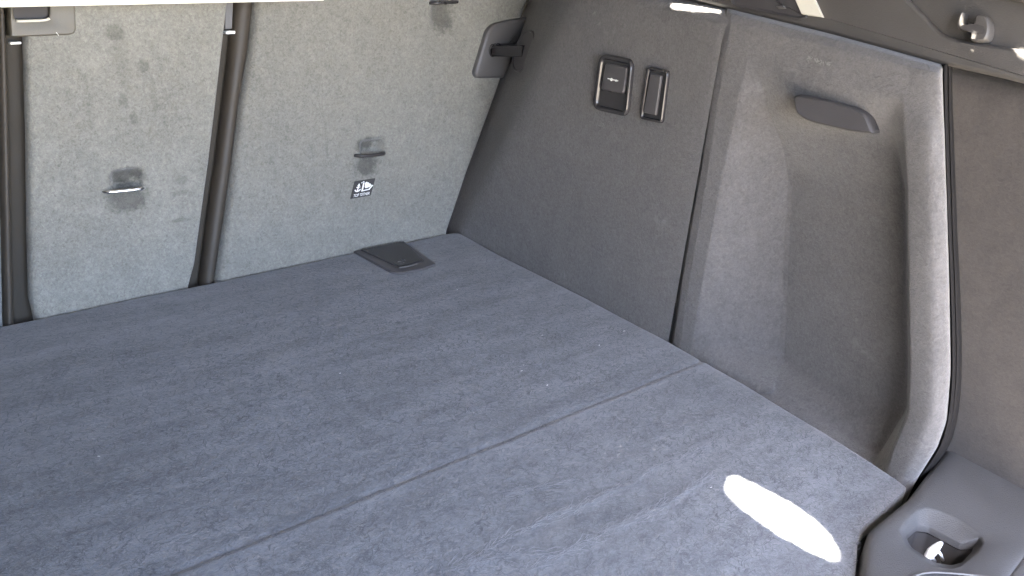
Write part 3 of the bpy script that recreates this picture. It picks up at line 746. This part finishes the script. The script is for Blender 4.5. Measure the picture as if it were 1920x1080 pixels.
# ------------------------------------------------------------------ lint and raised nap on the floor: real fibres, too many to count
def fibres(name, n, place, length, width, mat, parent=None, seed=1):
    r = np.random.default_rng(seed)
    V, F = [], []
    for k in range(n):
        p, nn, t = place(r)
        L = length * r.uniform(.4, 1.6); bend = r.normal(0, .5)
        s = np.cross(nn, t)
        pts = [p + nn * .0004, p + t * L * .5 + s * L * bend * .25 + nn * (.0004 + .10 * L * r.random()), p + t * L + nn * (.0004 + .06 * L * r.random())]
        b = len(V)
        for i, q in enumerate(pts):
            wd = width * (1, 1, .5)[i]
            V += [q - s * wd / 2, q + s * wd / 2]
        F += [(b, b + 1, b + 3, b + 2), (b + 2, b + 3, b + 5, b + 4)]
    me = bpy.data.meshes.new(name); me.from_pydata([tuple(v - (np.array(parent.location) if parent else 0)) for v in V], [], F); me.materials.append(mat)
    o = bpy.data.objects.new(name, me); COL.objects.link(o)
    if parent: o.parent = parent
    o['kind'] = 'stuff'; return o
Zn = np.array([0, 0, 1.0])
def zfl(x, y): return lumps_f(x, y)
lumps_f = lambda x, y, f=lumps(.0012, 5): float(f(np.array([x]), y)[0])
def pl_floor(r):
    while True:
        y = -.01 - .95 * r.random() ** .7; x = -1.1 + 1.1 * r.random()
        if x < xr(y) - .004: break
    a = r.normal(.25, .9); t = np.array([math.cos(a), math.sin(a), 0])
    return np.array([x, y, lumps_f(x, y)]), Zn, t
def pl_scr(r):
    s = scr3[int(r.integers(len(scr3)))]; i = int(r.integers(len(s) - 1)); f = r.random()
    p = s[i] * (1 - f) + s[i + 1] * f; t = s[i + 1] - s[i]; t = t / np.linalg.norm(t)
    a = r.normal(0, .22); t = np.array([t[0] * math.cos(a) - t[1] * math.sin(a), t[0] * math.sin(a) + t[1] * math.cos(a), 0])
    p = p + np.array([r.normal(0, .003), r.normal(0, .003), 0]); p[2] = lumps_f(p[0], p[1]) + float(wrinkle(np.array([p[0]]), p[1])[0])
    return p, Zn, t
M['fibre'] = plastic('grey_fibre', (.118, .122, .132), .95, 0, .1, .3)
M['dust'] = plastic('grey_dust', (.17, .17, .165), .95, 0, .1, .3)
M['lint'] = plastic('pale_lint', (.24, .25, .27), .95, 0, .1, .3)
fibres('carpet_nap', 26000, pl_floor, .0065, .0007, M['fibre'], fl, 3)
fibres('scuffed_nap', 620, pl_scr, .013, .00045, M['lint'], fl, 4)
fibres('loose_lint', 20, pl_floor, .0028, .0007, M['white'], fl, 5)

# pale dust caught in the pile of the side trim: rubbed marks and a faint row of scuffs above the tab
marks = [((1518, 110), 4, BB), ((1532, 113), 3, BB), ((1541, 117), 3, BB), ((1552, 120), 3, BB), ((1300, 50), 5, BA), ((1301, 58), 6, BA), ((1131, 235), 6, BA), ((1146, 80), 3, BA),
         ((1320, 275), 4, BB), ((1272, 590), 6, BB), ((1290, 478), 5, BB), ((1250, 617), 5, BA), ((1115, 24), 2, BA), ((1124, 44), 2, BA)]
def pl_mark(r):
    p, w_, tree = marks[int(r.integers(len(marks)))]
    q = ray((p[0] + r.normal(0, w_ * .8), p[1] + r.normal(0, w_ * .6)))
    if tree.ray_cast(Vector(CAM), Vector(q).normalized())[0] is None: return pl_mark(r)
    l, n, i_, d_ = tree.ray_cast(Vector(CAM), Vector(q).normalized()); l, n = np.array(l), np.array(n)
    if n @ q > 0: n = -n
    t = np.cross(n, r.normal(0, 1, 3)); t /= np.linalg.norm(t)
    return l, n, t
fibres('dust_marks', 240, pl_mark, .0026, .0006, M['dust'], side, 8)
